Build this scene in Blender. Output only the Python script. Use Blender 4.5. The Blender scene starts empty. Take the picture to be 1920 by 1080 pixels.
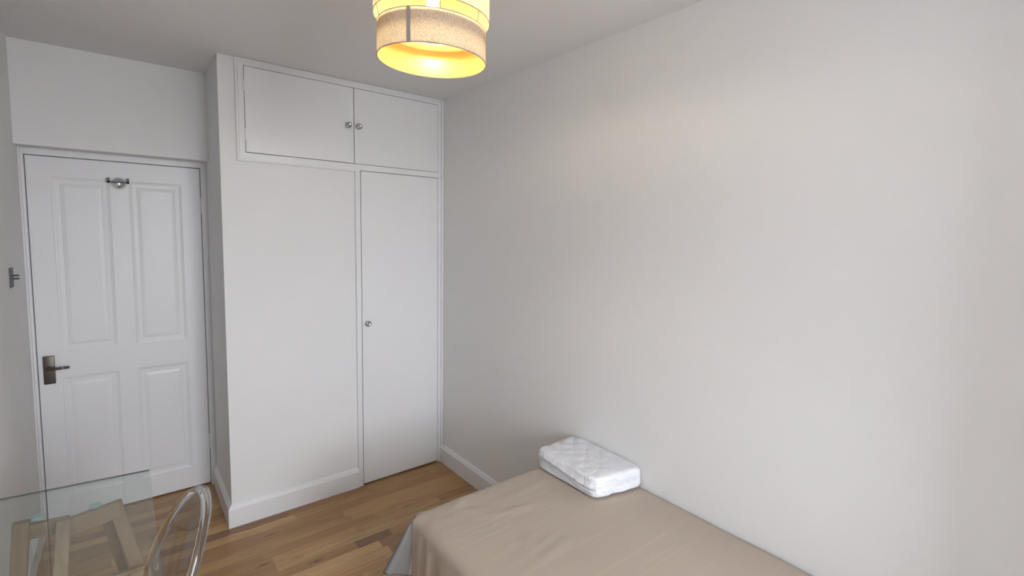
import bpy, bmesh, math, random
from mathutils import Vector, Matrix, noise
random.seed(7)
S = bpy.context.scene
C = S.collection
PI = math.pi

# ------------------------------------------------------------------ camera
cam_d = bpy.data.cameras.new('camera'); cam = bpy.data.objects.new('camera', cam_d); C.objects.link(cam)
cam_d.sensor_width = 36; cam_d.lens = 919.68 / 1920 * 36
cam_d.shift_x = -85.5 / 1920; cam_d.shift_y = -29.9 / 1920
cam_d.clip_start = 0.02
rx, ux, bk = (0.75181287, -0.65901684, 0.02177643), (0.03755067, 0.07576364, 0.9964185), (-0.65830643, -0.74830253, 0.08170661)
cam.matrix_world = Matrix(((rx[0], ux[0], bk[0], -1.64246919), (rx[1], ux[1], bk[1], -3.08886143), (rx[2], ux[2], bk[2], 1.65221872), (0, 0, 0, 1)))
S.camera = cam
# ------------------------------------------------------------------ exposure
vs = S.view_settings
vs.view_transform = 'Standard'; vs.look = 'None'; vs.gamma = 1; vs.use_curve_mapping = False
vs.exposure = 0.94

# room dimensions (metres)
H = 2.52; W = 1.2636; XL = -2.037; YB = -4.60; DL = .466; DD = .6237; YE = .76
WX0, WX1, WZ0, WZ1 = -1.36, -0.40, 0.85, 2.30          # window opening in the wall behind the camera
# ------------------------------------------------------------------ world: overcast sky, darker ground
w = bpy.data.worlds.new('overcast_sky'); S.world = w; w.use_nodes = True
nt = w.node_tree; nt.nodes.clear()
out = nt.nodes.new('ShaderNodeOutputWorld'); bg = nt.nodes.new('ShaderNodeBackground')
tc = nt.nodes.new('ShaderNodeTexCoord'); sp = nt.nodes.new('ShaderNodeSeparateXYZ'); cr = nt.nodes.new('ShaderNodeValToRGB')
mr = nt.nodes.new('ShaderNodeMapRange'); mr.inputs['From Min'].default_value = -1; mr.inputs['From Max'].default_value = 1
nt.links.new(tc.outputs['Generated'], sp.inputs[0]); nt.links.new(sp.outputs['Z'], mr.inputs['Value']); nt.links.new(mr.outputs[0], cr.inputs[0])
e = cr.color_ramp.elements
e[0].position = 0.46; e[0].color = (.36, .365, .385, 1)
e[1].position = 0.52; e[1].color = (.80, .84, .92, 1)
n = e.new(1.0); n.color = (1.04, 1.08, 1.18, 1)
nt.links.new(cr.outputs[0], bg.inputs['Color']); bg.inputs['Strength'].default_value = 18.5
nt.links.new(bg.outputs[0], out.inputs[0])
# portal in the window opening: only guides the sky's own light
pl = bpy.data.lights.new('window_portal', 'AREA'); pl.shape = 'RECTANGLE'; pl.size = WX1 - WX0; pl.size_y = WZ1 - WZ0
pl.cycles.is_portal = True
po = bpy.data.objects.new('window_portal', pl); C.objects.link(po)
po.location = ((WX0 + WX1) / 2, YB - .30, (WZ0 + WZ1) / 2); po.rotation_euler = (PI / 2, 0, 0)   # shines along +y

# ================================================================== helpers
def mat(name, color=(.8, .8, .8), rough=.5, metal=0, coat=0, bump=None, bscale=200, bstr=.05, spec=None, var=0, vscale=3):
    m = bpy.data.materials.new(name); m.use_nodes = True
    t = m.node_tree; b = t.nodes['Principled BSDF']
    b.inputs['Base Color'].default_value = (*color, 1); b.inputs['Roughness'].default_value = rough
    b.inputs['Metallic'].default_value = metal; b.inputs['Coat Weight'].default_value = coat
    if spec is not None: b.inputs['Specular IOR Level'].default_value = spec
    co = t.nodes.new('ShaderNodeTexCoord')
    if bstr:
        nz = t.nodes.new('ShaderNodeTexNoise'); nz.inputs['Scale'].default_value = bscale; nz.inputs['Detail'].default_value = 3
        t.links.new(co.outputs['Object'], nz.inputs['Vector'])
        bp = t.nodes.new('ShaderNodeBump'); bp.inputs['Strength'].default_value = bstr; bp.inputs['Distance'].default_value = .002
        t.links.new(nz.outputs['Fac'], bp.inputs['Height']); t.links.new(bp.outputs[0], b.inputs['Normal'])
    if var:
        n2 = t.nodes.new('ShaderNodeTexNoise'); n2.inputs['Scale'].default_value = vscale; n2.inputs['Detail'].default_value = 4
        t.links.new(co.outputs['Object'], n2.inputs['Vector'])
        mx = t.nodes.new('ShaderNodeMix'); mx.data_type = 'RGBA'
        mx.inputs[6].default_value = (*[c * (1 - var) for c in color], 1); mx.inputs[7].default_value = (*[min(1, c * (1 + var)) for c in color], 1)
        t.links.new(n2.outputs['Fac'], mx.inputs[0]); t.links.new(mx.outputs[2], b.inputs['Base Color'])
    return m

M = {}
M['wall'] = mat('wall_paint', (.80, .795, .79), .75, bscale=120, bstr=.12, var=.012)
M['ceiling'] = mat('ceiling_paint', (.80, .79, .785), .85, bscale=120, bstr=.1)
M['gloss'] = mat('satin_white_wood_paint', (.80, .795, .80), .38, bscale=60, bstr=.06, var=.01)
M['chrome'] = mat('polished_chrome', (.82, .82, .83), .12, 1, bstr=0)
M['nickel'] = mat('brushed_nickel', (.42, .41, .40), .3, 1, bscale=400, bstr=.05)
M['bronze'] = mat('dark_bronze', (.12, .098, .08), .42, .8, bscale=300, bstr=.04)
M['steel'] = mat('dull_steel', (.11, .11, .115), .5, .5, bscale=300, bstr=.05)
M['plastic'] = mat('white_plastic', (.8, .8, .78), .4, bstr=0)
M['mattress'] = mat('mattress_ticking', (.75, .73, .70), .8, bscale=90, bstr=.3)
M['darkwood'] = mat('dark_brown_wood', (.10, .05, .03), .45, bscale=40, bstr=.1, var=.3, vscale=20)
M['cable'] = mat('white_cable', (.7, .7, .68), .5, bstr=0)
M['rubber'] = mat('pale_blue_rubber', (.45, .66, .68), .3, coat=.4, bstr=0)
M['subfloor'] = mat('dark_joint', (.10, .06, .035), .8, bstr=0)
M['print'] = mat('faded_red_print', (.52, .40, .38), .6, bstr=0)

def wood(name, c, rough, gx, use_obj_color=False, axis=0, dark=.62):
    m = bpy.data.materials.new(name); m.use_nodes = True; t = m.node_tree; b = t.nodes['Principled BSDF']
    co = t.nodes.new('ShaderNodeTexCoord'); oi = t.nodes.new('ShaderNodeObjectInfo')
    ad = t.nodes.new('ShaderNodeVectorMath'); ad.operation = 'ADD'
    sc = t.nodes.new('ShaderNodeVectorMath'); sc.operation = 'SCALE'; sc.inputs[0].default_value = (37, 53, 19)
    t.links.new(oi.outputs['Random'], sc.inputs['Scale']); t.links.new(co.outputs['Object'], ad.inputs[0]); t.links.new(sc.outputs[0], ad.inputs[1])
    mp = t.nodes.new('ShaderNodeMapping'); s = [gx, gx, gx]; s[axis] = gx * .07; mp.inputs['Scale'].default_value = s
    t.links.new(ad.outputs[0], mp.inputs[0])
    nz = t.nodes.new('ShaderNodeTexNoise'); nz.inputs['Scale'].default_value = 1; nz.inputs['Detail'].default_value = 6; nz.inputs['Roughness'].default_value = .65; nz.inputs['Distortion'].default_value = .6
    t.links.new(mp.outputs[0], nz.inputs['Vector'])
    r = t.nodes.new('ShaderNodeValToRGB'); r.color_ramp.elements[0].position = .3; r.color_ramp.elements[1].position = .68
    r.color_ramp.elements[0].color = (dark, dark * .95, dark * .88, 1); r.color_ramp.elements[1].color = (1.08, 1.08, 1.08, 1)
    t.links.new(nz.outputs['Fac'], r.inputs[0])
    # scattered knots
    m2 = t.nodes.new('ShaderNodeMapping'); s2 = [9, 9, 9]; s2[axis] = 3.2; m2.inputs['Scale'].default_value = s2
    t.links.new(ad.outputs[0], m2.inputs[0])
    vo = t.nodes.new('ShaderNodeTexVoronoi'); vo.inputs['Scale'].default_value = 1; t.links.new(m2.outputs[0], vo.inputs['Vector'])
    kr = t.nodes.new('ShaderNodeValToRGB'); kr.color_ramp.elements[0].position = .03; kr.color_ramp.elements[0].color = (.45, .38, .32, 1)
    kr.color_ramp.elements[1].position = .16; kr.color_ramp.elements[1].color = (1, 1, 1, 1); t.links.new(vo.outputs['Distance'], kr.inputs[0])
    def mul(a, bb):
        mx = t.nodes.new('ShaderNodeMix'); mx.data_type = 'RGBA'; mx.blend_type = 'MULTIPLY'; mx.inputs[0].default_value = 1
        t.links.new(a, mx.inputs[6])
        if isinstance(bb, tuple): mx.inputs[7].default_value = bb
        else: t.links.new(bb, mx.inputs[7])
        return mx.outputs[2]
    o = mul(r.outputs[0], kr.outputs[0])
    o = mul(o, oi.outputs['Color'] if use_obj_color else (*c, 1))
    t.links.new(o, b.inputs['Base Color']); b.inputs['Roughness'].default_value = rough
    bp = t.nodes.new('ShaderNodeBump'); bp.inputs['Strength'].default_value = .12; bp.inputs['Distance'].default_value = .001
    t.links.new(nz.outputs['Fac'], bp.inputs['Height']); t.links.new(bp.outputs[0], b.inputs['Normal'])
    return m
M['plank'] = wood('oak_flooring', (1, 1, 1), .36, 55, True, 0, .70)
M['pine_v'] = wood('pine_upright', (.37, .265, .175), .6, 50, False, 2, .8)
M['pine_h'] = wood('pine_crosswise', (.37, .265, .175), .6, 50, False, 0, .8)

def clear(name, tint, edge=None, ior=1.5, rough=.0):
    # clear pane: transmits straight through, reflects by Fresnel
    m = bpy.data.materials.new(name); m.use_nodes = True; t = m.node_tree; t.nodes.clear()
    o = t.nodes.new('ShaderNodeOutputMaterial'); tr = t.nodes.new('ShaderNodeBsdfTransparent'); gl = t.nodes.new('ShaderNodeBsdfGlossy')
    tr.inputs[0].default_value = (*tint, 1); gl.inputs['Roughness'].default_value = rough
    fr = t.nodes.new('ShaderNodeFresnel'); ge = t.nodes.new('ShaderNodeNewGeometry'); mi = t.nodes.new('ShaderNodeMix'); mi.inputs[2].default_value = ior; mi.inputs[3].default_value = 1 / ior
    t.links.new(ge.outputs['Backfacing'], mi.inputs[0]); t.links.new(mi.outputs[0], fr.inputs['IOR']); mx = t.nodes.new('ShaderNodeMixShader')
    t.links.new(fr.outputs[0], mx.inputs[0]); t.links.new(tr.outputs[0], mx.inputs[1]); t.links.new(gl.outputs[0], mx.inputs[2]); t.links.new(mx.outputs[0], o.inputs[0])
    return m
M['glass'] = clear('clear_table_glass', (.93, .965, .95))
M['pane'] = clear('window_glass', (.97, .98, .98))
M['glass_edge'] = mat('green_glass_edge', (.10, .115, .105), .15, bstr=0)
M['acrylic'] = bpy.data.materials.new('clear_polycarbonate'); M['acrylic'].use_nodes = True
b = M['acrylic'].node_tree.nodes['Principled BSDF']; b.inputs['Transmission Weight'].default_value = 1; b.inputs['IOR'].default_value = 1.4
b.inputs['Roughness'].default_value = .02; b.inputs['Base Color'].default_value = (.86, .86, .85, 1)
M['acrylic_thin'] = clear('thin_polycarbonate_sheet', (.90, .90, .90), ior=1.5, rough=.03)

def fabric_shade(name, c, tl, weave, trans):
    m = bpy.data.materials.new(name); m.use_nodes = True; t = m.node_tree; t.nodes.clear()
    o = t.nodes.new('ShaderNodeOutputMaterial'); d = t.nodes.new('ShaderNodeBsdfDiffuse'); tr = t.nodes.new('ShaderNodeBsdfTranslucent')
    co = t.nodes.new('ShaderNodeTexCoord'); mp = t.nodes.new('ShaderNodeMapping'); mp.inputs['Scale'].default_value = (weave, weave, weave * .55)
    nz = t.nodes.new('ShaderNodeTexNoise'); nz.inputs['Scale'].default_value = 1; nz.inputs['Detail'].default_value = 3
    t.links.new(co.outputs['Object'], mp.inputs[0]); t.links.new(mp.outputs[0], nz.inputs['Vector'])
    for sh, col in ((d, c), (tr, tl)):
        r = t.nodes.new('ShaderNodeValToRGB'); r.color_ramp.elements[0].position = .35; r.color_ramp.elements[1].position = .65
        r.color_ramp.elements[0].color = (*[x * .72 for x in col], 1); r.color_ramp.elements[1].color = (*[min(1, x * 1.15) for x in col], 1)
        t.links.new(nz.outputs['Fac'], r.inputs[0]); t.links.new(r.outputs[0], sh.inputs[0])
    mx = t.nodes.new('ShaderNodeMixShader'); mx.inputs[0].default_value = trans
    t.links.new(d.outputs[0], mx.inputs[1]); t.links.new(tr.outputs[0], mx.inputs[2]); t.links.new(mx.outputs[0], o.inputs[0])
    return m
M['linen'] = fabric_shade('grey_linen_shade', (.50, .45, .42), (1, .90, .80), 420, .36)
M['seam'] = mat('grey_brown_tape', (.30, .26, .23), .8, bstr=.1)
m = bpy.data.materials.new('gold_lining'); m.use_nodes = True; t = m.node_tree; t.nodes.clear()
o_ = t.nodes.new('ShaderNodeOutputMaterial'); g_ = t.nodes.new('ShaderNodeBsdfGlossy'); g_.inputs[0].default_value = (.95, .74, .24, 1); g_.inputs['Roughness'].default_value = .35
tr_ = t.nodes.new('ShaderNodeBsdfTranslucent'); tr_.inputs[0].default_value = (1, .93, .76, 1)
df_ = t.nodes.new('ShaderNodeBsdfDiffuse'); df_.inputs[0].default_value = (.95, .72, .20, 1)
m1 = t.nodes.new('ShaderNodeMixShader'); m1.inputs[0].default_value = .45; m2 = t.nodes.new('ShaderNodeMixShader'); m2.inputs[0].default_value = .42
t.links.new(g_.outputs[0], m1.inputs[1]); t.links.new(df_.outputs[0], m1.inputs[2]); t.links.new(m1.outputs[0], m2.inputs[1]); t.links.new(tr_.outputs[0], m2.inputs[2]); t.links.new(m2.outputs[0], o_.inputs[0])
M['gold'] = m
m = bpy.data.materials.new('lit_bulb'); m.use_nodes = True; b = m.node_tree.nodes['Principled BSDF']
b.inputs['Emission Color'].default_value = (1, .86, .64, 1); b.inputs['Emission Strength'].default_value = 105
M['bulb'] = m

# bedspread: beige cotton with thin woven ribs running across the bed
m = bpy.data.materials.new('beige_ribbed_cotton'); m.use_nodes = True; t = m.node_tree; b = t.nodes['Principled BSDF']; b.inputs['Roughness'].default_value = .85
b.inputs['Sheen Weight'].default_value = .15
co = t.nodes.new('ShaderNodeTexCoord'); sx = t.nodes.new('ShaderNodeSeparateXYZ'); t.links.new(co.outputs['Object'], sx.inputs[0])
n1 = t.nodes.new('ShaderNodeTexNoise'); n1.inputs['Scale'].default_value = 3; t.links.new(co.outputs['Object'], n1.inputs['Vector'])
a1 = t.nodes.new('ShaderNodeMath'); a1.operation = 'MULTIPLY_ADD'; a1.inputs[1].default_value = .012; t.links.new(n1.outputs['Fac'], a1.inputs[0]); t.links.new(sx.outputs['Y'], a1.inputs[2])
n2 = t.nodes.new('ShaderNodeTexNoise'); n2.noise_dimensions = '1D'; n2.inputs['Scale'].default_value = 70; n2.inputs['Detail'].default_value = 1; t.links.new(a1.outputs[0], n2.inputs['W'])
rr = t.nodes.new('ShaderNodeValToRGB'); rr.color_ramp.elements[0].position = .60; rr.color_ramp.elements[1].position = .72; t.links.new(n2.outputs['Fac'], rr.inputs[0])
n3 = t.nodes.new('ShaderNodeTexNoise'); n3.inputs['Scale'].default_value = 900; t.links.new(co.outputs['Object'], n3.inputs['Vector'])
mx = t.nodes.new('ShaderNodeMix'); mx.data_type = 'RGBA'; mx.inputs[6].default_value = (.45, .372, .298, 1); mx.inputs[7].default_value = (.475, .395, .32, 1)
t.links.new(rr.outputs[0], mx.inputs[0]); t.links.new(mx.outputs[2], b.inputs['Base Color'])
ad = t.nodes.new('ShaderNodeMath'); ad.operation = 'MULTIPLY_ADD'; ad.inputs[1].default_value = .35; t.links.new(n3.outputs['Fac'], ad.inputs[0]); t.links.new(rr.outputs[0], ad.inputs[2])
bp = t.nodes.new('ShaderNodeBump'); bp.inputs['Strength'].default_value = .22; bp.inputs['Distance'].default_value = .0012
t.links.new(ad.outputs[0], bp.inputs['Height']); t.links.new(bp.outputs[0], b.inputs['Normal'])
M['spread'] = m
# quilted white cotton seen in its clear wrapper
m = bpy.data.materials.new('wrapped_white_cotton'); m.use_nodes = True; t = m.node_tree; b = t.nodes['Principled BSDF']
b.inputs['Base Color'].default_value = (.80, .805, .84, 1); b.inputs['Roughness'].default_value = .6; b.inputs['Coat Weight'].default_value = .35; b.inputs['Coat Roughness'].default_value = .2
co = t.nodes.new('ShaderNodeTexCoord'); mp = t.nodes.new('ShaderNodeMapping'); mp.inputs['Scale'].default_value = (40, 130, 25); t.links.new(co.outputs['Object'], mp.inputs[0])
nz = t.nodes.new('ShaderNodeTexNoise'); nz.inputs['Scale'].default_value = 1; nz.inputs['Detail'].default_value = 4; nz.inputs['Distortion'].default_value = 1.2; t.links.new(mp.outputs[0], nz.inputs['Vector'])
bp = t.nodes.new('ShaderNodeBump'); bp.inputs['Strength'].default_value = .6; bp.inputs['Distance'].default_value = .006
t.links.new(nz.outputs['Fac'], bp.inputs['Height']); t.links.new(bp.outputs[0], b.inputs['Normal']); M['quilt'] = m

def obj(name, bm, m, parent=None, smooth=False, loc=None):
    me = bpy.data.meshes.new(name); bmesh.ops.recalc_face_normals(bm, faces=bm.faces[:]); bm.to_mesh(me); bm.free()
    for x in (m if isinstance(m, (list, tuple)) else [m]): me.materials.append(x)
    o = bpy.data.objects.new(name, me); C.objects.link(o)
    if smooth:
        for p in me.polygons: p.use_smooth = True
        if smooth != 'all':
            try: me.set_sharp_from_angle(angle=math.radians(smooth if smooth is not True else 35))
            except Exception: pass
    if parent:
        o.parent = parent
        pw = Vector(parent.location); q = parent.parent
        while q: pw = pw + Vector(q.location); q = q.parent
        if loc is None: o.location = -pw          # geometry given in world coordinates
        else: o.location = Vector(loc) - pw
    elif loc is not None: o.location = loc
    return o
def thing(name, label, cat, loc=(0, 0, 0), group=None):
    o = bpy.data.objects.new(name, None); C.objects.link(o); o.location = loc; o.empty_display_size = .1
    o['label'] = label; o['category'] = cat
    if group: o['group'] = group
    return o
def tag(o, label, cat, group=None):
    o['label'] = label; o['category'] = cat
    if group: o['group'] = group
    return o
def struct(name, bm, m, label, cat, smooth=False):
    o = obj(name, bm, m, smooth=smooth); o['kind'] = 'structure'; o['label'] = label; o['category'] = cat; return o
def bx(bm, x0, x1, y0, y1, z0, z1, bev=0, seg=2):
    b2 = bmesh.new(); vs = [b2.verts.new((x, y, z)) for x in (x0, x1) for y in (y0, y1) for z in (z0, z1)]
    for f in ((0, 1, 3, 2), (4, 6, 7, 5), (0, 4, 5, 1), (2, 3, 7, 6), (0, 2, 6, 4), (1, 5, 7, 3)): b2.faces.new([vs[i] for i in f])
    bmesh.ops.recalc_face_normals(b2, faces=b2.faces[:])
    if bev: bmesh.ops.bevel(b2, geom=b2.edges[:], offset=bev, segments=seg, affect='EDGES', profile=.5)
    merge(bm, b2)
def merge(bm, b2, mtx=None):
    if mtx is not None: bmesh.ops.transform(b2, matrix=mtx, verts=b2.verts[:])
    me = bpy.data.meshes.new('tmp'); b2.to_mesh(me); b2.free(); bm.from_mesh(me); bpy.data.meshes.remove(me)
def box(*a, **k):
    bm = bmesh.new(); bx(bm, *a, **k); return bm
def prism(bm, prof, axis, a0, a1):
    # prof: 2-D points; axis 'x' -> (y,z) profile swept along x, 'y' -> (x,z) swept along y, 'z' -> (x,y)
    def P(p, a): return {'x': (a, p[0], p[1]), 'y': (p[0], a, p[1]), 'z': (p[0], p[1], a)}[axis]
    A = [bm.verts.new(P(p, a0)) for p in prof]; B = [bm.verts.new(P(p, a1)) for p in prof]; k = len(prof)
    bm.faces.new(A); bm.faces.new(B[::-1])
    for i in range(k): bm.faces.new([A[i], B[i], B[(i + 1) % k], A[(i + 1) % k]])
def lathe(prof, seg=32, cap=True):
    # prof: (r, z) pairs, about +z
    bm = bmesh.new(); rings = []
    for r, z in prof:
        rings.append([bm.verts.new((0, 0, z))] if r < 1e-6 else [bm.verts.new((r * math.cos(2 * PI * i / seg), r * math.sin(2 * PI * i / seg), z)) for i in range(seg)])
    for a, b_ in zip(rings, rings[1:]):
        for i in range(seg):
            j = (i + 1) % seg
            if len(a) == 1 and len(b_) == 1: continue
            if len(a) == 1: bm.faces.new([a[0], b_[i], b_[j]])
            elif len(b_) == 1: bm.faces.new([a[i], a[j], b_[0]])
            else: bm.faces.new([a[i], a[j], b_[j], b_[i]])
    if cap:
        for r_ in (rings[0], rings[-1]):
            if len(r_) > 1: bm.faces.new(r_)
    return bm
def tube(bm, pts, r, seg=10, closed=False, sq=None):
    pts = [Vector(p) for p in pts]; n = len(pts); rings = []
    for i, p in enumerate(pts):
        a = pts[(i - 1) % n] if (closed or i) else p; c = pts[(i + 1) % n] if (closed or i < n - 1) else p
        d = (c - a).normalized(); up = Vector((0, 0, 1)) if abs(d.z) < .95 else Vector((1, 0, 0))
        s = d.cross(up).normalized(); u = s.cross(d)
        ra, rb = (r, r) if sq is None else sq
        if callable(ra): ra = rb = ra(i / (n - 1))
        rings.append([bm.verts.new(p + s * ra * math.cos(2 * PI * k / seg) + u * rb * math.sin(2 * PI * k / seg)) for k in range(seg)])
    for i in range(n if closed else n - 1):
        A, B = rings[i], rings[(i + 1) % n]
        for k in range(seg): bm.faces.new([A[k], A[(k + 1) % seg], B[(k + 1) % seg], B[k]])
    if not closed: bm.faces.new(rings[0]); bm.faces.new(rings[-1])
def beam(p0, p1, w, d, axis=(1, 0, 0), bev=.002):
    # rectangular timber from p0 to p1; w measured along axis
    p0, p1 = Vector(p0), Vector(p1); L = (p1 - p0).length; z = (p1 - p0).normalized(); x = Vector(axis); x = (x - z * x.dot(z)).normalized(); y = z.cross(x)
    b2 = box(-w / 2, w / 2, -d / 2, d / 2, 0, L, bev=bev, seg=1)
    mt = Matrix(((x.x, y.x, z.x, p0.x), (x.y, y.y, z.y, p0.y), (x.z, y.z, z.z, p0.z), (0, 0, 0, 1)))
    bmesh.ops.transform(b2, matrix=mt, verts=b2.verts[:]); return b2

# ================================================================== structure
# floor: subfloor slab and individually laid oak strips running across the room
floor = struct('floor', box(XL - .1, .1, YB - .32, YE + .1, -.06, -.0125), M['subfloor'], 'warm brown oak strip floor', 'floor')
RW = .0675; cache = {}
def plank_mesh(L):
    k = round(L, 2)
    if k not in cache:
        bm = box(0, k - .0006, 0, RW - .0006, -.012, 0, bev=.0004, seg=1)
        me = bpy.data.meshes.new('plank'); bm.to_mesh(me); bm.free(); me.materials.append(M['plank']); cache[k] = me
    return cache[k]
pal = [(.44, .262, .128), (.40, .232, .110), (.48, .295, .150), (.36, .200, .095), (.43, .25, .118), (.33, .175, .085), (.50, .315, .165), (.41, .245, .12)]
red = (.24, .12, .07); pale = (.55, .35, .18)
row0 = -.083                               # top edge of a row, tuned to the rows seen by the skirting
nrow_up = int((YE - row0) / RW) + 1; k_first = -nrow_up
r_ = random.Random(11)
special = {-1: [(-1.0, red), (-.55, pal[5])], 0: [(-.98, pal[2])], 2: [(-.755, pal[3])], 7: [(-.80, pal[3]), (-.62, red)], 8: [(-.70, pale)]}
k = k_first
while True:
    ytop = row0 - k * RW
    if ytop - RW < YB - .02: break
    vis = ytop > -1.6
    x = XL - .01 - r_.uniform(0, .25); x = max(x, XL - .01)
    first = True; cuts = []
    if k in special:
        prev = XL - .01
        for xe, col in special[k]:
            if xe - prev > .8: cuts.append((prev + (xe - prev) * .45, None)); 
            cuts.append((xe, col)); prev = xe
    x = XL - .01
    while x < .004:
        col = None
        if cuts: xe, col = cuts.pop(0); L = xe - x
        else: L = (r_.uniform(.2, .45) if first else r_.uniform(.34, .62)) if vis else (r_.uniform(.3, .7) if first else r_.uniform(.6, .85))
        first = False
        if x + L > .005 - .12: L = .005 - x
        L = round(L, 2)
        p = bpy.data.objects.new('plank', plank_mesh(L)); C.objects.link(p); p.parent = floor; p.location = (x, ytop - RW, 0)
        c = col or r_.choice(pal); j = r_.uniform(.93, 1.07); p.color = (c[0] * j * 1.10, c[1] * j * 1.12, c[2] * j * .98, 1)
        x += L
        if x > .003: break
    k += 1

struct('ceiling', box(XL - .1, .1, YB - .32, YE + .1, H, H + .1), M['ceiling'], 'plain flat off-white ceiling', 'ceiling')
struct('wall_right', box(0, .1, YB - .32, YE + .1, -.012, H), M['wall'], 'large bare white wall on the right, behind the bed', 'wall')
struct('wall_shade_block', box(-.36, -.0005, YB, -3.42, -.012, H, bev=.003), M['wall'], 'unseen plaster block added behind the photographer to shade the right wall', 'wall')  # added out of view: blocks window light so the near right wall darkens
struct('wall_left', box(XL - .1, XL, YB - .32, YE + .1, -.012, H), M['wall'], 'white wall at the left edge beside the panelled door', 'wall')
bm = bmesh.new()
prism(bm, [(-W, 0), (-.587, 0), (-.587, .09), (-W + .09, .09), (-W + .09, YE), (-W, YE)], 'z', -.012, 1.989)
prism(bm, [(-W, 0), (-1.190, 0), (-1.190, .09), (-W + .09, .09), (-W + .09, YE), (-W, YE)], 'z', 1.989, H)   # with the return wall beside the door recess
struct('wall_front', bm, M['wall'], 'white plastered projection between the panelled door and the wardrobe', 'wall')
struct('wall_light_seal', box(XL - .1, .1, YE + .1, YE + .2, -.06, H + .1), M['wall'], 'unseen wall added behind the panelled door to keep sky light out', 'wall')  # added unseen backing, seals the sky light leak under the door
struct('wall_far', box(XL, -W, DL, YE, 2.0216, H), M['wall'], 'white wall section above the panelled door', 'wall')
bm = bmesh.new()
bx(bm, XL, WX0, YB - .32, YB, -.012, H); bx(bm, WX1, 0, YB - .32, YB, -.012, H)
bx(bm, WX0, WX1, YB - .32, YB, -.012, WZ0); bx(bm, WX0, WX1, YB - .32, YB, WZ1, H)
struct('wall_back', bm, M['wall'], 'white wall with the window, behind the photographer', 'wall')
# window frame and panes
bm = bmesh.new(); ya, yb = YB - .28, YB - .22
for x0, x1 in ((WX0, WX0 + .06), (WX1 - .06, WX1)): bx(bm, x0, x1, ya, yb, WZ0, WZ1, bev=.003)
xm = (WX0 + WX1) / 2
for z0, z1 in ((WZ0, WZ0 + .06), (WZ1 - .06, WZ1), (1.47, 1.53)): bx(bm, WX0 + .055, WX1 - .055, ya, yb, z0, z1, bev=.003)
bx(bm, WX0 - .03, WX1 + .03, YB - .22, YB + .04, WZ0, WZ0 + .025, bev=.004)
win = struct('window_1', bm, M['gloss'], 'white framed sash window in the back wall', 'window')
for z0, z1 in ((WZ0 + .06, 1.47), (1.53, WZ1 - .06)):
    obj('pane', box(WX0 + .06, WX1 - .06, YB - .255, YB - .25, z0, z1), M['pane'], win)

# skirting boards
hs = .126
def skirt(th=.018): return [(0, 0), (-th, 0), (-th, .103), (-th + .003, .108), (-.012, .111), (-.0105, .117), (-.006, .1225), (0, hs)]
bm = bmesh.new(); prism(bm, skirt(), 'x', -W - .018, -.585)
for v in bm.verts:                                                # mitre at the outer corner
    if v.co.x < -W - .01: v.co.x = -W + v.co.y
struct('baseboard_front', bm, M['gloss'], 'moulded white skirting board left of the tall wardrobe door', 'skirting board')
bm = bmesh.new(); prism(bm, [(-W + p[0], p[1]) for p in skirt()], 'y', -.018, .595)
for v in bm.verts:
    if v.co.y < 0: v.co.y = v.co.x + W
struct('baseboard_side', bm, M['gloss'], 'short white skirting board running back to the panelled door', 'skirting board')
bm = bmesh.new(); prism(bm, skirt(), 'y', -3.42, -.001)
struct('baseboard_right', bm, M['gloss'], 'white skirting board along the right wall, ending behind the bed', 'skirting board')
bm = bmesh.new(); prism(bm, [(XL - p[0], p[1]) for p in skirt()], 'y', YB, .595)
struct('baseboard_left', bm, M['gloss'], 'white skirting board along the left wall under the glass table', 'skirting board')

# door frame
bm = bmesh.new(); y0 = .598
bx(bm, XL, -2.0215, y0, YE, 0, 2.0216, bev=.0015, seg=1); bx(bm, -1.2915, -W, y0, YE, 0, 2.0216, bev=.0015, seg=1); bx(bm, -2.0216, -1.2914, y0, YE, 1.9885, 2.0216, bev=.0015, seg=1)
bx(bm, -2.0216, -2.008, .668, .70, 0, 1.99); bx(bm, -1.305, -1.2914, .668, .70, 0, 1.99); bx(bm, -2.01, -1.30, .668, .70, 1.975, 1.99)
bx(bm, XL, XL + .006, y0 - .03, y0, 0.13, 2.0216, bev=.001, seg=1)
trim = struct('trim_1', bm, M['gloss'], 'white painted door frame set back in the recess', 'door frame')

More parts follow.
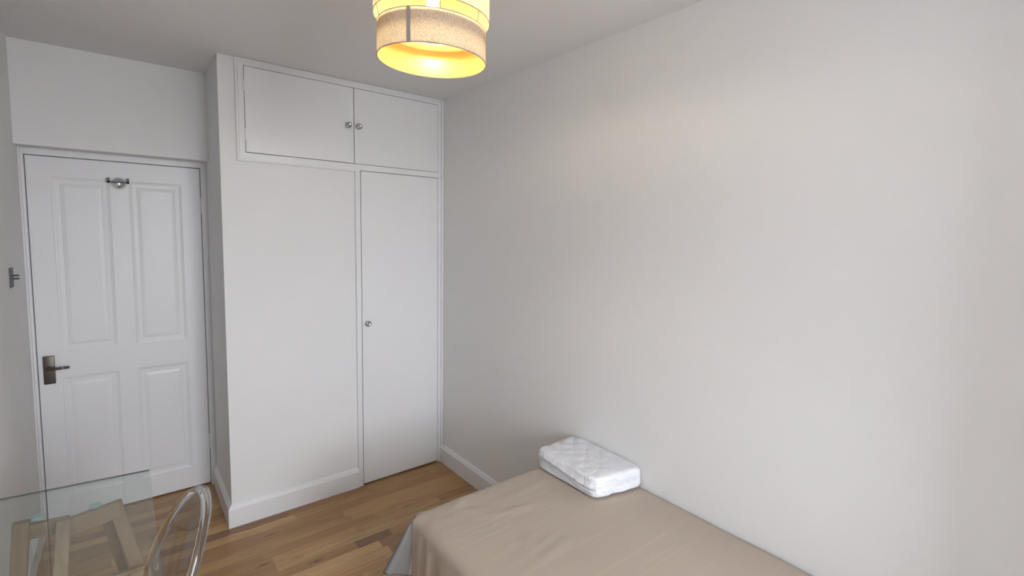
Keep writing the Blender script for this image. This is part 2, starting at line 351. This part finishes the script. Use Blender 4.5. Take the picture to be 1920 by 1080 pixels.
# four-panel door
dx0, dx1, dz0, dz1 = -2.0187, -1.2942, .009, 1.9855
opens = [(-1.932, -1.702, .955, 1.883), (-1.620, -1.385, .945, 1.883), (-1.930, -1.702, .14, .807), (-1.622, -1.386, .14, .806)]
bm = bmesh.new(); ya, yb = DD, DD + .04
bx(bm, dx0, -1.931, ya, yb, dz0, dz1); bx(bm, -1.3855, dx1, ya, yb, dz0, dz1); bx(bm, -1.702, -1.621, ya, yb, dz0, dz1)
for z0, z1 in ((dz0, .14), (.8065, .95), (1.883, dz1)):
    bx(bm, -1.931, -1.702, ya, yb, z0, z1); bx(bm, -1.621, -1.3855, ya, yb, z0, z1)
door = struct('door_1', bm, M['gloss'], 'white four-panel interior door in the recess, closed', 'door')
for i, (x0, x1, z0, z1) in enumerate(opens):
    x0 = -1.931 if x0 < -1.9 else -1.621; x1 = -1.702 if x1 < -1.6 else -1.3855
    z0, z1 = ((.95, 1.883) if i < 2 else (.14, .8065))
    bm = bmesh.new(); rings = []
    for ins, dep in ((0, .0003), (.003, .003), (.010, .0045), (.013, .0065), (.032, .0072), (.036, .0055), (.050, .0035)):
        rings.append([bm.verts.new(p) for p in ((x0 + ins, DD + dep, z0 + ins), (x1 - ins, DD + dep, z0 + ins), (x1 - ins, DD + dep, z1 - ins), (x0 + ins, DD + dep, z1 - ins))])
    for a, b_ in zip(rings, rings[1:]):
        for q in range(4): bm.faces.new([a[q], a[(q + 1) % 4], b_[(q + 1) % 4], b_[q]])
    bm.faces.new(rings[-1])
    bk_ = [bm.verts.new(p) for p in ((x0, DD + .03, z0), (x1, DD + .03, z0), (x1, DD + .03, z1), (x0, DD + .03, z1))]
    for q in range(4): bm.faces.new([rings[0][q], rings[0][(q + 1) % 4], bk_[(q + 1) % 4], bk_[q]])
    bm.faces.new(bk_[::-1])
    obj('door_panel', bm, M['gloss'], door)
# lever handle on its backplate
h = obj('door_handle', box(-2.001, -1.956, DD - .008, DD, .781, .934, bev=.003), M['bronze'], door, smooth=True); h['label'] = 'dark bronze backplate with lever'
bm = bmesh.new(); tube(bm, [(-1.978, DD - .006, .868), (-1.978, DD - .03, .868)], .011, 16)
tube(bm, [(-1.978, DD - .026, .868), (-1.981, DD - .042, .868), (-1.972, DD - .05, .868), (-1.955, DD - .052, .869), (-1.925, DD - .052, .870)], .0075, 12)
obj('lever', bm, M['bronze'], h, smooth=True)
bm = bmesh.new(); tube(bm, [(-1.925, DD - .052, .870), (-1.9225, DD - .052, .870)], .0082, 12)
o = obj('collar', bm, M['chrome'], h, smooth=True); o['label'] = 'bright chrome ring on the lever'
bm = bmesh.new(); tube(bm, [(-1.9225, DD - .052, .870), (-1.912, DD - .052, .8702), (-1.902, DD - .052, .8704), (-1.898, DD - .052, .8705)], .007, 12)
obj('lever_tip', bm, M['bronze'], h, smooth=True)
for z in (1.765, .28):
    bm = bmesh.new(); tube(bm, [(-1.2925, DD - .004, z - .05), (-1.2925, DD - .004, z + .05)], .005, 10)
    bx(bm, -1.305, -1.294, DD - .0015, DD + .001, z - .05, z + .05)
    obj('hinge', bm, M['gloss'], door, smooth=True)
obj('latch', box(-2.0215, -2.016, DD + .004, DD + .02, .85, .88), M['bronze'], door)

# ================================================================== built-in cupboards
ob = thing('overhead_cupboard', 'white two-door overhead cupboard with two round knobs, just under the ceiling', 'cupboard', (-.6, 0, 1.99))
bm = bmesh.new(); f = -.010
bx(bm, -1.190, -1.151, f, .05, 1.989, H - .001, bev=.001, seg=1); bx(bm, -.0348, -.0005, f, .05, 1.9995, H - .001, bev=.001, seg=1)
bx(bm, -1.152, -.0340, f, .05, 2.4845, H - .001, bev=.001, seg=1); bx(bm, -1.152, -.0340, f, .05, 1.9995, 2.0355, bev=.001, seg=1); bx(bm, -1.152, -.5555, f, .05, 1.989, 2.0, bev=.001, seg=1)
# raised outer bead
for a in ((-1.190, -1.181, f - .006, f + .004, 1.989, H - .001), (-1.181, -.001, f - .006, f + .004, H - .010, H - .001), (-1.181, -.585, f - .006, f + .004, 1.989, 1.996), (-.014, -.001, f - .016, f + .004, 2.0, H - .01)):
    bx(bm, *a, bev=.002)
for a in ((-1.178, -1.165, f - .003, f + .004, 2.0, H - .02),): bx(bm, *a, bev=.0025)
bx(bm, -1.165, -.02, f - .003, f + .004, 2.497, 2.505, bev=.0025)
obj('frame', bm, M['gloss'], ob)
obj('back_panel', box(-1.17, -.002, .50, .512, 1.989, H - .002), M['gloss'], ob)
obj('base_panel', box(-1.17, -.002, .05, .50, 1.989, 2.0), M['gloss'], ob)
def knob(parent, x, y, z, m=None):
    bm = lathe([(0, 0), (.011, 0), (.011, .003), (.006, .005), (.006, .013), (.012, .016), (.0165, .021), (.017, .026), (.0145, .030), (.010, .0315), (.008, .0305), (0, .0300)], 28)
    bmesh.ops.transform(bm, matrix=Matrix.Translation((x, y, z)) @ Matrix.Rotation(PI / 2, 4, 'X'), verts=bm.verts[:])
    k_ = obj('knob', bm, m or M['nickel'], parent, smooth=50); k_['label'] = 'round brushed metal knob'; return k_
def small_hinge(parent, x, z):
    bm = bmesh.new(); tube(bm, [(x, -.0135, z - .03), (x, -.0135, z + .03)], .0032, 8)
    for s in (-.012, .012): bx(bm, x - .004, x + .004, -.0145, -.012, z + s - .001, z + s + .001)
    obj('hinge', bm, M['gloss'], parent, smooth=True)
d = obj('cupboard_door', box(-1.1488, -.5905, -.011, .009, 2.0385, 2.4815, bev=.0012), M['gloss'], ob)
knob(d, -.627, -.011, 2.256); small_hinge(d, -1.151, 2.38); small_hinge(d, -1.151, 2.13)
d = obj('cupboard_door', box(-.5872, -.0372, -.011, .009, 2.0378, 2.4815, bev=.0012), M['gloss'], ob)
knob(d, -.566, -.011, 2.256); small_hinge(d, -.036, 2.385); small_hinge(d, -.036, 2.11)

wd = thing('wardrobe', 'tall narrow white wardrobe door in its frame beside the right wall', 'wardrobe', (-.3, 0, 0))
bm = bmesh.new()
bx(bm, -.5868, -.5555, -.012, .05, 0, 1.9885, bev=.001, seg=1); bx(bm, -.0348, -.0185, -.012, .05, 0, 1.9992, bev=.001, seg=1)
bx(bm, -.0185, -.0005, -.012, .05, 0.0, 1.9992, bev=.001, seg=1)
bx(bm, -.014, -.001, -.026, -.008, .128, 1.9992, bev=.002); bx(bm, -.5868, -.5795, -.016, -.008, .126, 1.988, bev=.002)
obj('frame', bm, M['gloss'], wd)
obj('back_panel', box(-.60, -.002, .50, .512, 0, 1.988), M['gloss'], wd)
obj('side_panel', box(-.60, -.588, .051, .50, 0, 1.988), M['gloss'], wd)
d = obj('wardrobe_door', box(-.5525, -.0375, -.012, .008, .012, 1.9965, bev=.0012), M['gloss'], wd)
knob(d, -.523, -.012, 1.053); small_hinge(d, -.036, 1.80); small_hinge(d, -.036, .25)

# ================================================================== hooks
hk = thing('door_hook', 'small chrome hook with shiny dome at the top of the panelled door', 'hook', (-1.664, DD, 1.87))
bm = lathe([(.035, 0), (.035, .003), (.0335, .010), (.029, .018), (.021, .026), (.011, .031), (0, .0325)], 36)
bmesh.ops.transform(bm, matrix=Matrix.Translation((-1.664, DD - .0005, 1.868)) @ Matrix.Rotation(PI / 2, 4, 'X'), verts=bm.verts[:])
obj('dome', bm, M['chrome'], hk, smooth='all')
bm = bmesh.new(); yh = DD - .04
bx(bm, -1.711, -1.619, yh - .008, yh, 1.867, 1.877, bev=.001)
for x0, x1 in ((-1.711, -1.699), (-1.631, -1.619)): bx(bm, x0, x1, yh - .008, yh, 1.867, 1.895, bev=.001)
bx(bm, -1.669, -1.659, yh - .001, DD - .025, 1.867, 1.876)
obj('bar', bm, M['steel'], hk)
hk = thing('wall_hook', 'small grey metal plate with two pegs on the left wall', 'hook', (XL, .14, 1.396))
bm = box(XL, XL + .005, .115, .185, 1.352, 1.44, bev=.001)
obj('plate', bm, M['steel'], hk)
for z in (1.405, 1.391):
    bm = bmesh.new(); tube(bm, [(XL + .004, .15, z), (XL + .026, .15, z)], .0042, 12); obj('peg', bm, M['steel'], hk, smooth=True)

# ================================================================== pendant lamp
LX, LY, LZ = -.965, -1.758, 2.129
lp = thing('pendant_lamp', 'lit pendant lamp with two-tier grey linen drum shade and gold lining', 'lamp', (LX, LY, LZ))
def drum(r, z0, z1, rin=None, seg=96):
    bm = bmesh.new()
    A = [bm.verts.new((r * math.cos(2 * PI * i / seg), r * math.sin(2 * PI * i / seg), z0)) for i in range(seg)]
    B = [bm.verts.new((v.co.x, v.co.y, z1)) for v in A]
    for i in range(seg): bm.faces.new([A[i], A[(i + 1) % seg], B[(i + 1) % seg], B[i]])
    return bm
def ring(bm, r, z, t_):
    tube(bm, [(r * math.cos(2 * PI * i / 96), r * math.sin(2 * PI * i / 96), z) for i in range(96)], t_, 8, closed=True)
for nm, r, z0, z1 in (('lower_shade', .150, 0, .088), ('upper_shade', .159, .114, .300)):
    s = obj(nm, drum(r, z0, z1), M['linen'], lp, smooth='all', loc=(LX, LY, LZ)); 
    l_ = obj('lining', drum(r - .0015, z0 + .001, z1 - .001), M['gold'], s, smooth='all', loc=(LX, LY, LZ)); l_['label'] = 'shiny gold lining'
    for zz in (z0, z1): bm = bmesh.new(); ring(bm, r, zz, .0013); obj('trim', bm, M['seam'], s, smooth='all', loc=(LX, LY, LZ))
    bm = bmesh.new(); a0 = math.radians(219.5); da = math.radians(2.05)
    pr_ = [((r + .0012) * math.cos(a0 + da * (q / 4 - .5) * 2), (r + .0012) * math.sin(a0 + da * (q / 4 - .5) * 2)) for q in range(5)]
    pr_ += [((r + .0003) * math.cos(a0 + da * (q / 4 - .5) * 2), (r + .0003) * math.sin(a0 + da * (q / 4 - .5) * 2)) for q in (4, 3, 2, 1, 0)]
    prism(bm, pr_, 'z', z0, z1)
    obj('seam', bm, M['seam'], s, loc=(LX, LY, LZ))
# metal baffle ring between the tiers, struts, holder, bulb, cable, ceiling rose
bm = lathe([(.088, .0800), (.1485, .0800), (.1485, .0812), (.088, .0812)], 64, cap=False)
k4 = [v for v in bm.verts]
o = obj('spacer_ring', bm, M['gold'], lp, loc=(LX, LY, LZ))
for q in range(3):
    a = 2 * PI * q / 3 + .95
    bm = bmesh.new()
    tube(bm, [(.1475 * math.cos(a), .1475 * math.sin(a), .08), (.156 * math.cos(a), .156 * math.sin(a), .118), (.157 * math.cos(a), .157 * math.sin(a), .290), (.152 * math.cos(a), .152 * math.sin(a), .294), (.019 * math.cos(a), .019 * math.sin(a), .205)], .0012, 6)
    obj('wire', bm, M['steel'], lp, smooth=True, loc=(LX, LY, LZ))
obj('bulb', lathe([(0, .106), (.010, .1075), (.018, .112), (.0235, .121), (.025, .131), (.022, .143), (.016, .155), (.013, .166), (0, .166)], 32), M['bulb'], lp, smooth='all', loc=(LX, LY, LZ))
obj('bulb_holder', lathe([(0, .166), (.015, .166), (.020, .172), (.020, .215), (.012, .228), (0, .228)], 24), M['plastic'], lp, smooth=True, loc=(LX, LY, LZ))
bm = bmesh.new(); tube(bm, [(0, 0, .225), (0, 0, H - LZ - .02)], .003, 8); obj('cable', bm, M['cable'], lp, smooth=True, loc=(LX, LY, LZ))
obj('ceiling_rose', lathe([(0, .355), (.008, .355), (.03, .366), (.045, .38), (.048, H - LZ), (0, H - LZ)], 32), M['plastic'], lp, smooth=True, loc=(LX, LY, LZ))

# ================================================================== bed and spread
BX, BY0, BY1, BZ = -.858, -1.364, -3.32, .552
bed = thing('bed', 'single bed against the right wall, hidden under the beige spread', 'bed', (-.43, -2.3, 0))
obj('mattress', box(BX + .012, -.022, BY1 + .01, BY0 - .014, .335, BZ - .006, bev=.035, seg=4), M['mattress'], bed, smooth=True)
obj('bed_base', box(BX + .02, -.028, BY1 + .015, BY0 - .02, .17, .334, bev=.006), M['mattress'], bed)
for x in (BX + .07, -.09):
    for y in (BY0 - .07, BY1 + .07):
        obj('leg', box(x - .03, x + .03, y - .03, y + .03, 0, .171, bev=.004), M['darkwood'], bed)
bm = bmesh.new(); NX, NY = 44, 110; R = .035
def nzv(x, y, s, z=0): return noise.noise(Vector((x * s, y * s, z)))
def topz(x, y):
    d = math.hypot(x - BX, y - BY0)
    z = BZ + .0025 * nzv(x, y, 3.2) + .0015 * nzv(x, y * .4, 14, 3)
    z += .006 * math.exp(-d / .16) * nzv(x * 1.2, y, 30, 5)
    # soft rucks near the corner and a fold mark toward the package
    for cx, cy, ang, ln, am in ((-.70, -1.43, .5, .06, .006), (-.52, -1.60, -.3, .10, .005), (-.56, -1.88, .2, .07, .006), (-.40, -1.50, .1, .12, .004), (-.80, -1.47, 1.1, .04, .006), (-.76, -1.50, .8, .03, .005), (-.66, -1.50, -.4, .035, .005), (-.60, -1.78, 1.0, .05, .005), (-.57, -1.83, .7, .03, .006)):
        ux_, uy_ = math.cos(ang), math.sin(ang); a = (x - cx) * ux_ + (y - cy) * uy_; b_ = -(x - cx) * uy_ + (y - cy) * ux_
        z += 1.2 * am * math.exp(-(a / ln) ** 2 - (b_ / .010) ** 2)
    return z
xs = [BX + R + (0 - .006 - BX - R) * i / NX for i in range(NX + 1)]
ys = [BY0 - R + (BY1 - BY0 + R) * j / NY for j in range(NY + 1)]
grid = [[bm.verts.new((x, y, topz(x, y))) for y in ys] for x in xs]
for i in range(NX):
    for j in range(NY): bm.faces.new([grid[i][j], grid[i + 1][j], grid[i + 1][j + 1], grid[i][j + 1]])
# perimeter columns: (top vertex, outward direction, kind)
cols = [(grid[i][0], (0, 1), 'foot', 0) for i in range(NX, 0, -1)]
cr_ = grid[0][0]
NE = 7
for q in range(5): a = PI / 2 + (PI / 2) * .35 * q / 4; cols.append((cr_, (math.cos(a), math.sin(a)), 'corner', 0))
for q in range(1, NE + 1): cols.append((cr_, None, 'ear', q / NE))
for q in range(NE - 1, 0, -1): cols.append((cr_, None, 'back', q / NE))
for q in range(3): a = PI - .25 + .25 * q / 2; cols.append((cr_, (math.cos(a), math.sin(a)), 'corner', 0))
cols += [(grid[0][j], (-1, 0), 'side', 0) for j in range(1, NY + 1)]
NV = 26; DEP = .46; prevc = None
for tv, od, kind, ef in cols:
    colv = [tv]
    for v in range(1, NV + 1):
        s = v / NV; dep = .40 if kind in ('side',) else (.20 if kind in ('foot', 'corner', 'ear', 'back') else .4)
        if kind == 'side': dep = .20 + .20 * min(1, (BY0 - tv.co.y) / .25)
        arc = R * PI / 2; L = s * (dep + arc)
        if L < arc: th = L / R; o_, dz = R * math.sin(th), R * (1 - math.cos(th))
        else: o_, dz = R, R + (L - arc)
        hang = max(0, dz - R)
        if kind == 'foot':
            o_ += .01 * math.sin(tv.co.x * 34) * min(1, hang / .15) + .02 * hang / .3
        elif kind == 'side':
            o_ += (.007 * math.sin(tv.co.y * 60 + 1.3 * math.sin(tv.co.y * 17)) + .004 * math.sin(tv.co.y * 131)) * min(1, hang / .08) + .03 * hang
        if kind in ('foot', 'side', 'corner'):
            x, y = tv.co.x + od[0] * o_, tv.co.y + od[1] * o_
            if kind == 'corner': x += od[0] * .004; y += od[1] * .004
        else:
            cxx, cyy = cr_.co.x - R * .72, cr_.co.y + R * .45           # where the ear leaves the corner
            k2 = max(0, dz) / .225
            ext = .105 * min(1.1, k2) * ef
            back = -.012 if kind == 'back' else .004
            x = cxx - ext - .012 * min(1, k2) * 1; y = cyy + back * min(1, k2 * 2) + .01 * math.sin(ef * PI) * k2
            dz = dz * (1 - .22 * ef) if kind == 'ear' else dz * (1 - .22 * ef)
            if L < arc: x = tv.co.x - o_ * .75; y = tv.co.y + o_ * .45
        colv.append(bm.verts.new((x, y, tv.co.z - dz)))
    if prevc:
        for v in range(NV):
            q_ = [prevc[v], colv[v], colv[v + 1], prevc[v + 1]]; q_ = list(dict.fromkeys(q_))
            if len(q_) > 2:
                try:
                    fc = bm.faces.new(q_)
                    if kind in ('ear', 'back') and v > 2: fc.material_index = 1
                except ValueError: pass
    prevc = colv
    prevk = kind
M['reverse'] = mat('greyish_cotton_reverse', (.20, .188, .184), .9, bscale=700, bstr=.2)
sp = obj('bedspread', bm, [M['spread'], M['reverse']], smooth='all')
tag(sp, 'beige ribbed cotton bedspread draped over the bed', 'bedspread')
md = sp.modifiers.new('thick', 'SOLIDIFY'); md.thickness = .003; md.offset = 1

# folded quilted cover in its wrapper
px0, px1, py0, py1, pz0, ph = -.248, -.003, -1.790, -1.382, BZ + .008, .100
pk = thing('folded_mattress_cover', 'white quilted cover folded into a thick wrapped bundle on the bed by the wall', 'bedding', ((px0 + px1) / 2, (py0 + py1) / 2, pz0))
bm = bmesh.new(); N1, N2, N3 = 46, 64, 22
bmesh.ops.create_cube(bm, size=2)
bmesh.ops.subdivide_edges(bm, edges=bm.edges[:], cuts=33, use_grid_fill=True)
hx, hy, hz = (px1 - px0) / 2, (py1 - py0) / 2, ph / 2
for v in bm.verts:
    x, y, z = v.co
    n_ = 11.0; rr_ = (abs(x) ** n_ + abs(y) ** n_ + abs(z) ** n_) ** (1 / n_); m_ = max(abs(x), abs(y), abs(z))
    sx_, sy_, sz_ = [c * (m_ / rr_ if rr_ else 1) for c in (x, y, z)]
    # thickness: plump on the near half, thinner toward the edges
    plump = 1 - .10 * abs(sy_) ** 4 - .12 * abs(sx_) ** 4
    X, Y, Z = sx_ * hx, sy_ * hy, sz_ * hz * (plump if z > 0 else 1)
    # stitched diamonds on the upper face
    if z > .3:
        u, w_ = (X + Y) / .085, (X - Y) / .085
        g = min(abs(u - round(u)), abs(w_ - round(w_)))
        Z -= .0044 * math.exp(-(g / .07) ** 2) * min(1, (1 - max(abs(x), abs(y))) * 4)
    # open fold line along the long side facing the room
    if x < -.6:
        t_ = -.02 - .30 * sy_ * -1 * .0 + .22 * math.sin(sy_ * 2.1 + .2)
        g = (z - t_ * 1.1)
        X += .030 * math.exp(-(g / .085) ** 2) * (1 - abs(sy_) ** 6)
        g2 = z - (t_ - .42 + .15 * math.sin(sy_ * 4)); X += .007 * math.exp(-(g2 / .07) ** 2) * (1 - sy_ ** 6)
        X -= .004 * math.cos(g * 4) + (.010 * (1 - abs(sy_) ** 4) if g > .12 else 0)
        X += .003 * math.sin(Y * 330 + 2 * math.sin(Y * 90)) * (1 - abs(z))
    if y < -.6: Y += .009 * nzv(X * 20, Z * 26, 1, 8) + .003 * nzv(X, Z, 90, 3)
    # loose wrinkles
    Y += (-.030 * (X / hx) - 0.0) * max(0, -sy_)
    Z += (.0030 * nzv(X, Y, 26, 2) + .0012 * nzv(X, Y * 2, 80, 6)) * (1 if z > 0 else 0)
    v.co = Vector(((px0 + px1) / 2 + X, (py0 + py1) / 2 + Y, pz0 + hz + Z))
obj('cover', bm, M['quilt'], pk, smooth='all')
# faded printed caption on the wrapper, two rows of small strokes (too blurred to read in the photograph)
bm = bmesh.new(); q = random.Random(4)
for row, (xx, hh_) in enumerate(((-.205 + .045, .008), (-.205 + .045, .006))):
    yy = -1.408 - .019 * row; x_ = px0 + .055
    while x_ < px0 + .155:
        wv = q.uniform(.003, .007)
        bx(bm, x_, x_ + wv, yy - hh_ / 2, yy + hh_ / 2 * q.uniform(.3, 1), pz0 + ph - .0085, pz0 + ph - .0030); x_ += wv + q.uniform(.002, .004)
lb = obj('print', bm, M['print'], pk); lb['label'] = 'faded reddish print on the wrapper'

# ================================================================== glass table on trestles
TZ = .740
tb = thing('glass_table_top', 'clear glass table top resting on wooden trestles by the left wall', 'table top', (-1.82, -1.35, TZ))
bm = bmesh.new(); q4 = [(-2.031, -.731), (-1.611, -.781), (-1.601, -1.93), (-2.031, -1.93)]
vt = [bm.verts.new((x, y, TZ)) for x, y in q4]; vb = [bm.verts.new((x, y, TZ - .006)) for x, y in q4]
bm.faces.new(vt).material_index = 0; bm.faces.new(vb[::-1]).material_index = 0
for i in range(4): bm.faces.new([vt[i], vb[i], vb[(i + 1) % 4], vt[(i + 1) % 4]]).material_index = 1
# keep the long sheet as a single mesh whose rim is the greenish cut edge
obj('glass_sheet', bm, [M['glass'], M['glass_edge']], tb)

def trestle(dy, label):
    t_ = thing('trestle', label, 'trestle', (-1.81, -.93 + dy, 0), 'wooden trestles under the glass table')
    def P(x, y, z): return (x, y if not dy else -2.74 - y, z)
    def L(nm, p0, p1, w_, d_, m_, ax=(1, 0, 0)):
        return obj(nm, beam(P(*p0), P(*p1), w_, d_, ax), m_, t_)
    # uprights (matched one by one to the photograph)
    L('leg', (-1.975, -.93, 0), (-1.920, -.92, .722), .038, .030, M['pine_v'])
    L('leg', (-1.880, -1.10, 0), (-1.822, -.985, .722), .033, .022, M['pine_v'])
    L('leg', (-1.558, -.95, 0), (-1.706, -.95, .722), .036, .024, M['pine_v'])
    L('leg', (-1.640, -.66, 0), (-1.738, -.83, .66), .026, .022, M['pine_v'])
    L('top_rail', (-1.815, -.965, .686), (-1.690, -.955, .700), .024, .055, M['pine_h'], (0, 1, 0))
    L('top_rail', (-1.912, -.92, .686), (-1.815, -.935, .686), .022, .046, M['pine_h'], (0, 1, 0))
    L('stretcher', (-1.93, -.975, .470), (-1.60, -.975, .470), .020, .030, M['pine_h'], (0, 1, 0))
    for x, y, z in ((-1.882, -.925, .7225), (-1.752, -.95, .7225)):
        bm = lathe([(0, 0), (.013, 0), (.015, .004), (.0145, .0085), (0, .0088)], 20)
        bmesh.ops.transform(bm, matrix=Matrix.Translation(P(x, y, z)), verts=bm.verts[:])
        o = obj('pad', bm, M['rubber'], t_, smooth=True); o['label'] = 'pale blue clear rubber pad'
    return t_
trestle(0, 'pale pine trestle nearest the door, under the far end of the glass table')
trestle(-.86, 'pale pine trestle under the near end of the glass table, mostly out of view')

# ================================================================== clear chair
ch = thing('clear_chair', 'transparent plastic chair with oval back, pulled up to the glass table', 'chair', (-1.78, -1.37, 0))
xc, yc, zc, wv, hv, yaw, lean, curv = -1.5757, -1.4098, .6401, .1852 - .004, .2569 - .004, -.1147, .3085, .8068
A_ = Vector((math.sin(yaw), math.cos(yaw), 0)); Nn = Vector((-math.cos(yaw), math.sin(yaw), 0))
def back_pt(s, h, off=0):
    return Vector((xc, yc, zc)) + A_ * s + Nn * (curv * s * s - lean * h + off) + Vector((0, 0, h))
def ov(t_, k_=1.0):
    h = math.sin(t_); return wv * k_ * math.cos(t_), hv * k_ * (h if h > 0 else h * .80)
bm = bmesh.new(); NR = 14; NT = 72
for off, fl in ((-.003, 1), (.003, -1)):
    rings = []
    for r in range(1, NR + 1): rings.append([bm.verts.new(back_pt(*ov(2 * PI * q / NT, r / NR * .94), off)) for q in range(NT)])
    c0 = bm.verts.new(back_pt(0, 0, off))
    for q in range(NT): bm.faces.new([c0, rings[0][q], rings[0][(q + 1) % NT]])
    for a, b_ in zip(rings, rings[1:]):
        for q in range(NT): bm.faces.new([a[q], a[(q + 1) % NT], b_[(q + 1) % NT], b_[q]])
obj('backrest', bm, M['acrylic_thin'], ch, smooth='all')
bm = bmesh.new(); pts = [back_pt(*ov(2 * PI * q / NT, .965)) for q in range(NT)]
# rim: flattened bar, deeper front-to-back than it is wide
rings = []
for q in range(NT):
    t_ = 2 * PI * q / NT; c_ = back_pt(*ov(t_, .955)); o_ = back_pt(*ov(t_, 1.0)) - c_; o_ = o_.normalized(); nn = Nn
    rings.append([bm.verts.new(c_ + o_ * (.0105 * math.cos(a)) + nn * (.013 * math.sin(a))) for a in [2 * PI * k_ / 12 for k_ in range(12)]])
for q in range(NT):
    for k_ in range(12): bm.faces.new([rings[q][k_], rings[q][(k_ + 1) % 12], rings[(q + 1) % NT][(k_ + 1) % 12], rings[(q + 1) % NT][k_]])
obj('back_frame', bm, M['acrylic'], ch, smooth='all')
ca, sa = Nn.x, Nn.y
SC = Vector((xc, yc, 0)) + Nn * .245
def sp_(f_, s_, z): return SC + Nn * f_ + A_ * s_ + Vector((0, 0, z))
bm = bmesh.new(); prof = []
for q in range(48):
    t_ = 2 * PI * q / 48; cs, sn = math.cos(t_), math.sin(t_)
    f_ = .185 * math.copysign(abs(cs) ** .55, cs); s_ = (.205 + .03 * (f_ / .205)) * math.copysign(abs(sn) ** .55, sn); prof.append((f_, s_))
T1 = [bm.verts.new(sp_(f_, s_, .455)) for f_, s_ in prof]; T2 = [bm.verts.new(sp_(f_ * .93, s_ * .93, .462)) for f_, s_ in prof]; T3 = [bm.verts.new(sp_(f_ * .8, s_ * .8, .452)) for f_, s_ in prof]
B1 = [bm.verts.new(sp_(f_, s_, .425)) for f_, s_ in prof]; B2 = [bm.verts.new(sp_(f_ * .96, s_ * .96, .425)) for f_, s_ in prof]; B3 = [bm.verts.new(sp_(f_ * .93, s_ * .93, .446)) for f_, s_ in prof]
seq = [T3, T2, T1, B1, B2, B3]
for a, b_ in zip(seq, seq[1:]):
    for q in range(48): bm.faces.new([a[q], a[(q + 1) % 48], b_[(q + 1) % 48], b_[q]])
bm.faces.new(T3); bm.faces.new(B3[::-1])
obj('seat', bm, M['acrylic_thin'], ch, smooth=True)
for f_, s_, fo, so in ((.155, .18, .165, .19), (.155, -.18, .165, -.19), (-.15, .15, -.21, .18), (-.15, -.15, -.21, -.18)):
    bm = bmesh.new(); n_ = 8
    tube(bm, [sp_(f_ + (fo - f_) * (i / n_) ** 1.5, s_ + (so - s_) * i / n_, .43 * (1 - i / n_)) for i in range(n_ + 1)], .016, 12, sq=(lambda u: .018 - .006 * u, 0))
    obj('leg', bm, M['acrylic_thin'], ch, smooth=True)
for s_ in (-1, 1):
    bm = bmesh.new(); p1 = back_pt(*ov(-PI / 2 + s_ * .55, .955)); p0 = sp_(-.17, s_ * .13, .43)
    tube(bm, [p0, p0.lerp(p1, .5) + Vector((0, 0, .0)), p1], .011, 12); obj('back_post', bm, M['acrylic_thin'], ch, smooth=True)
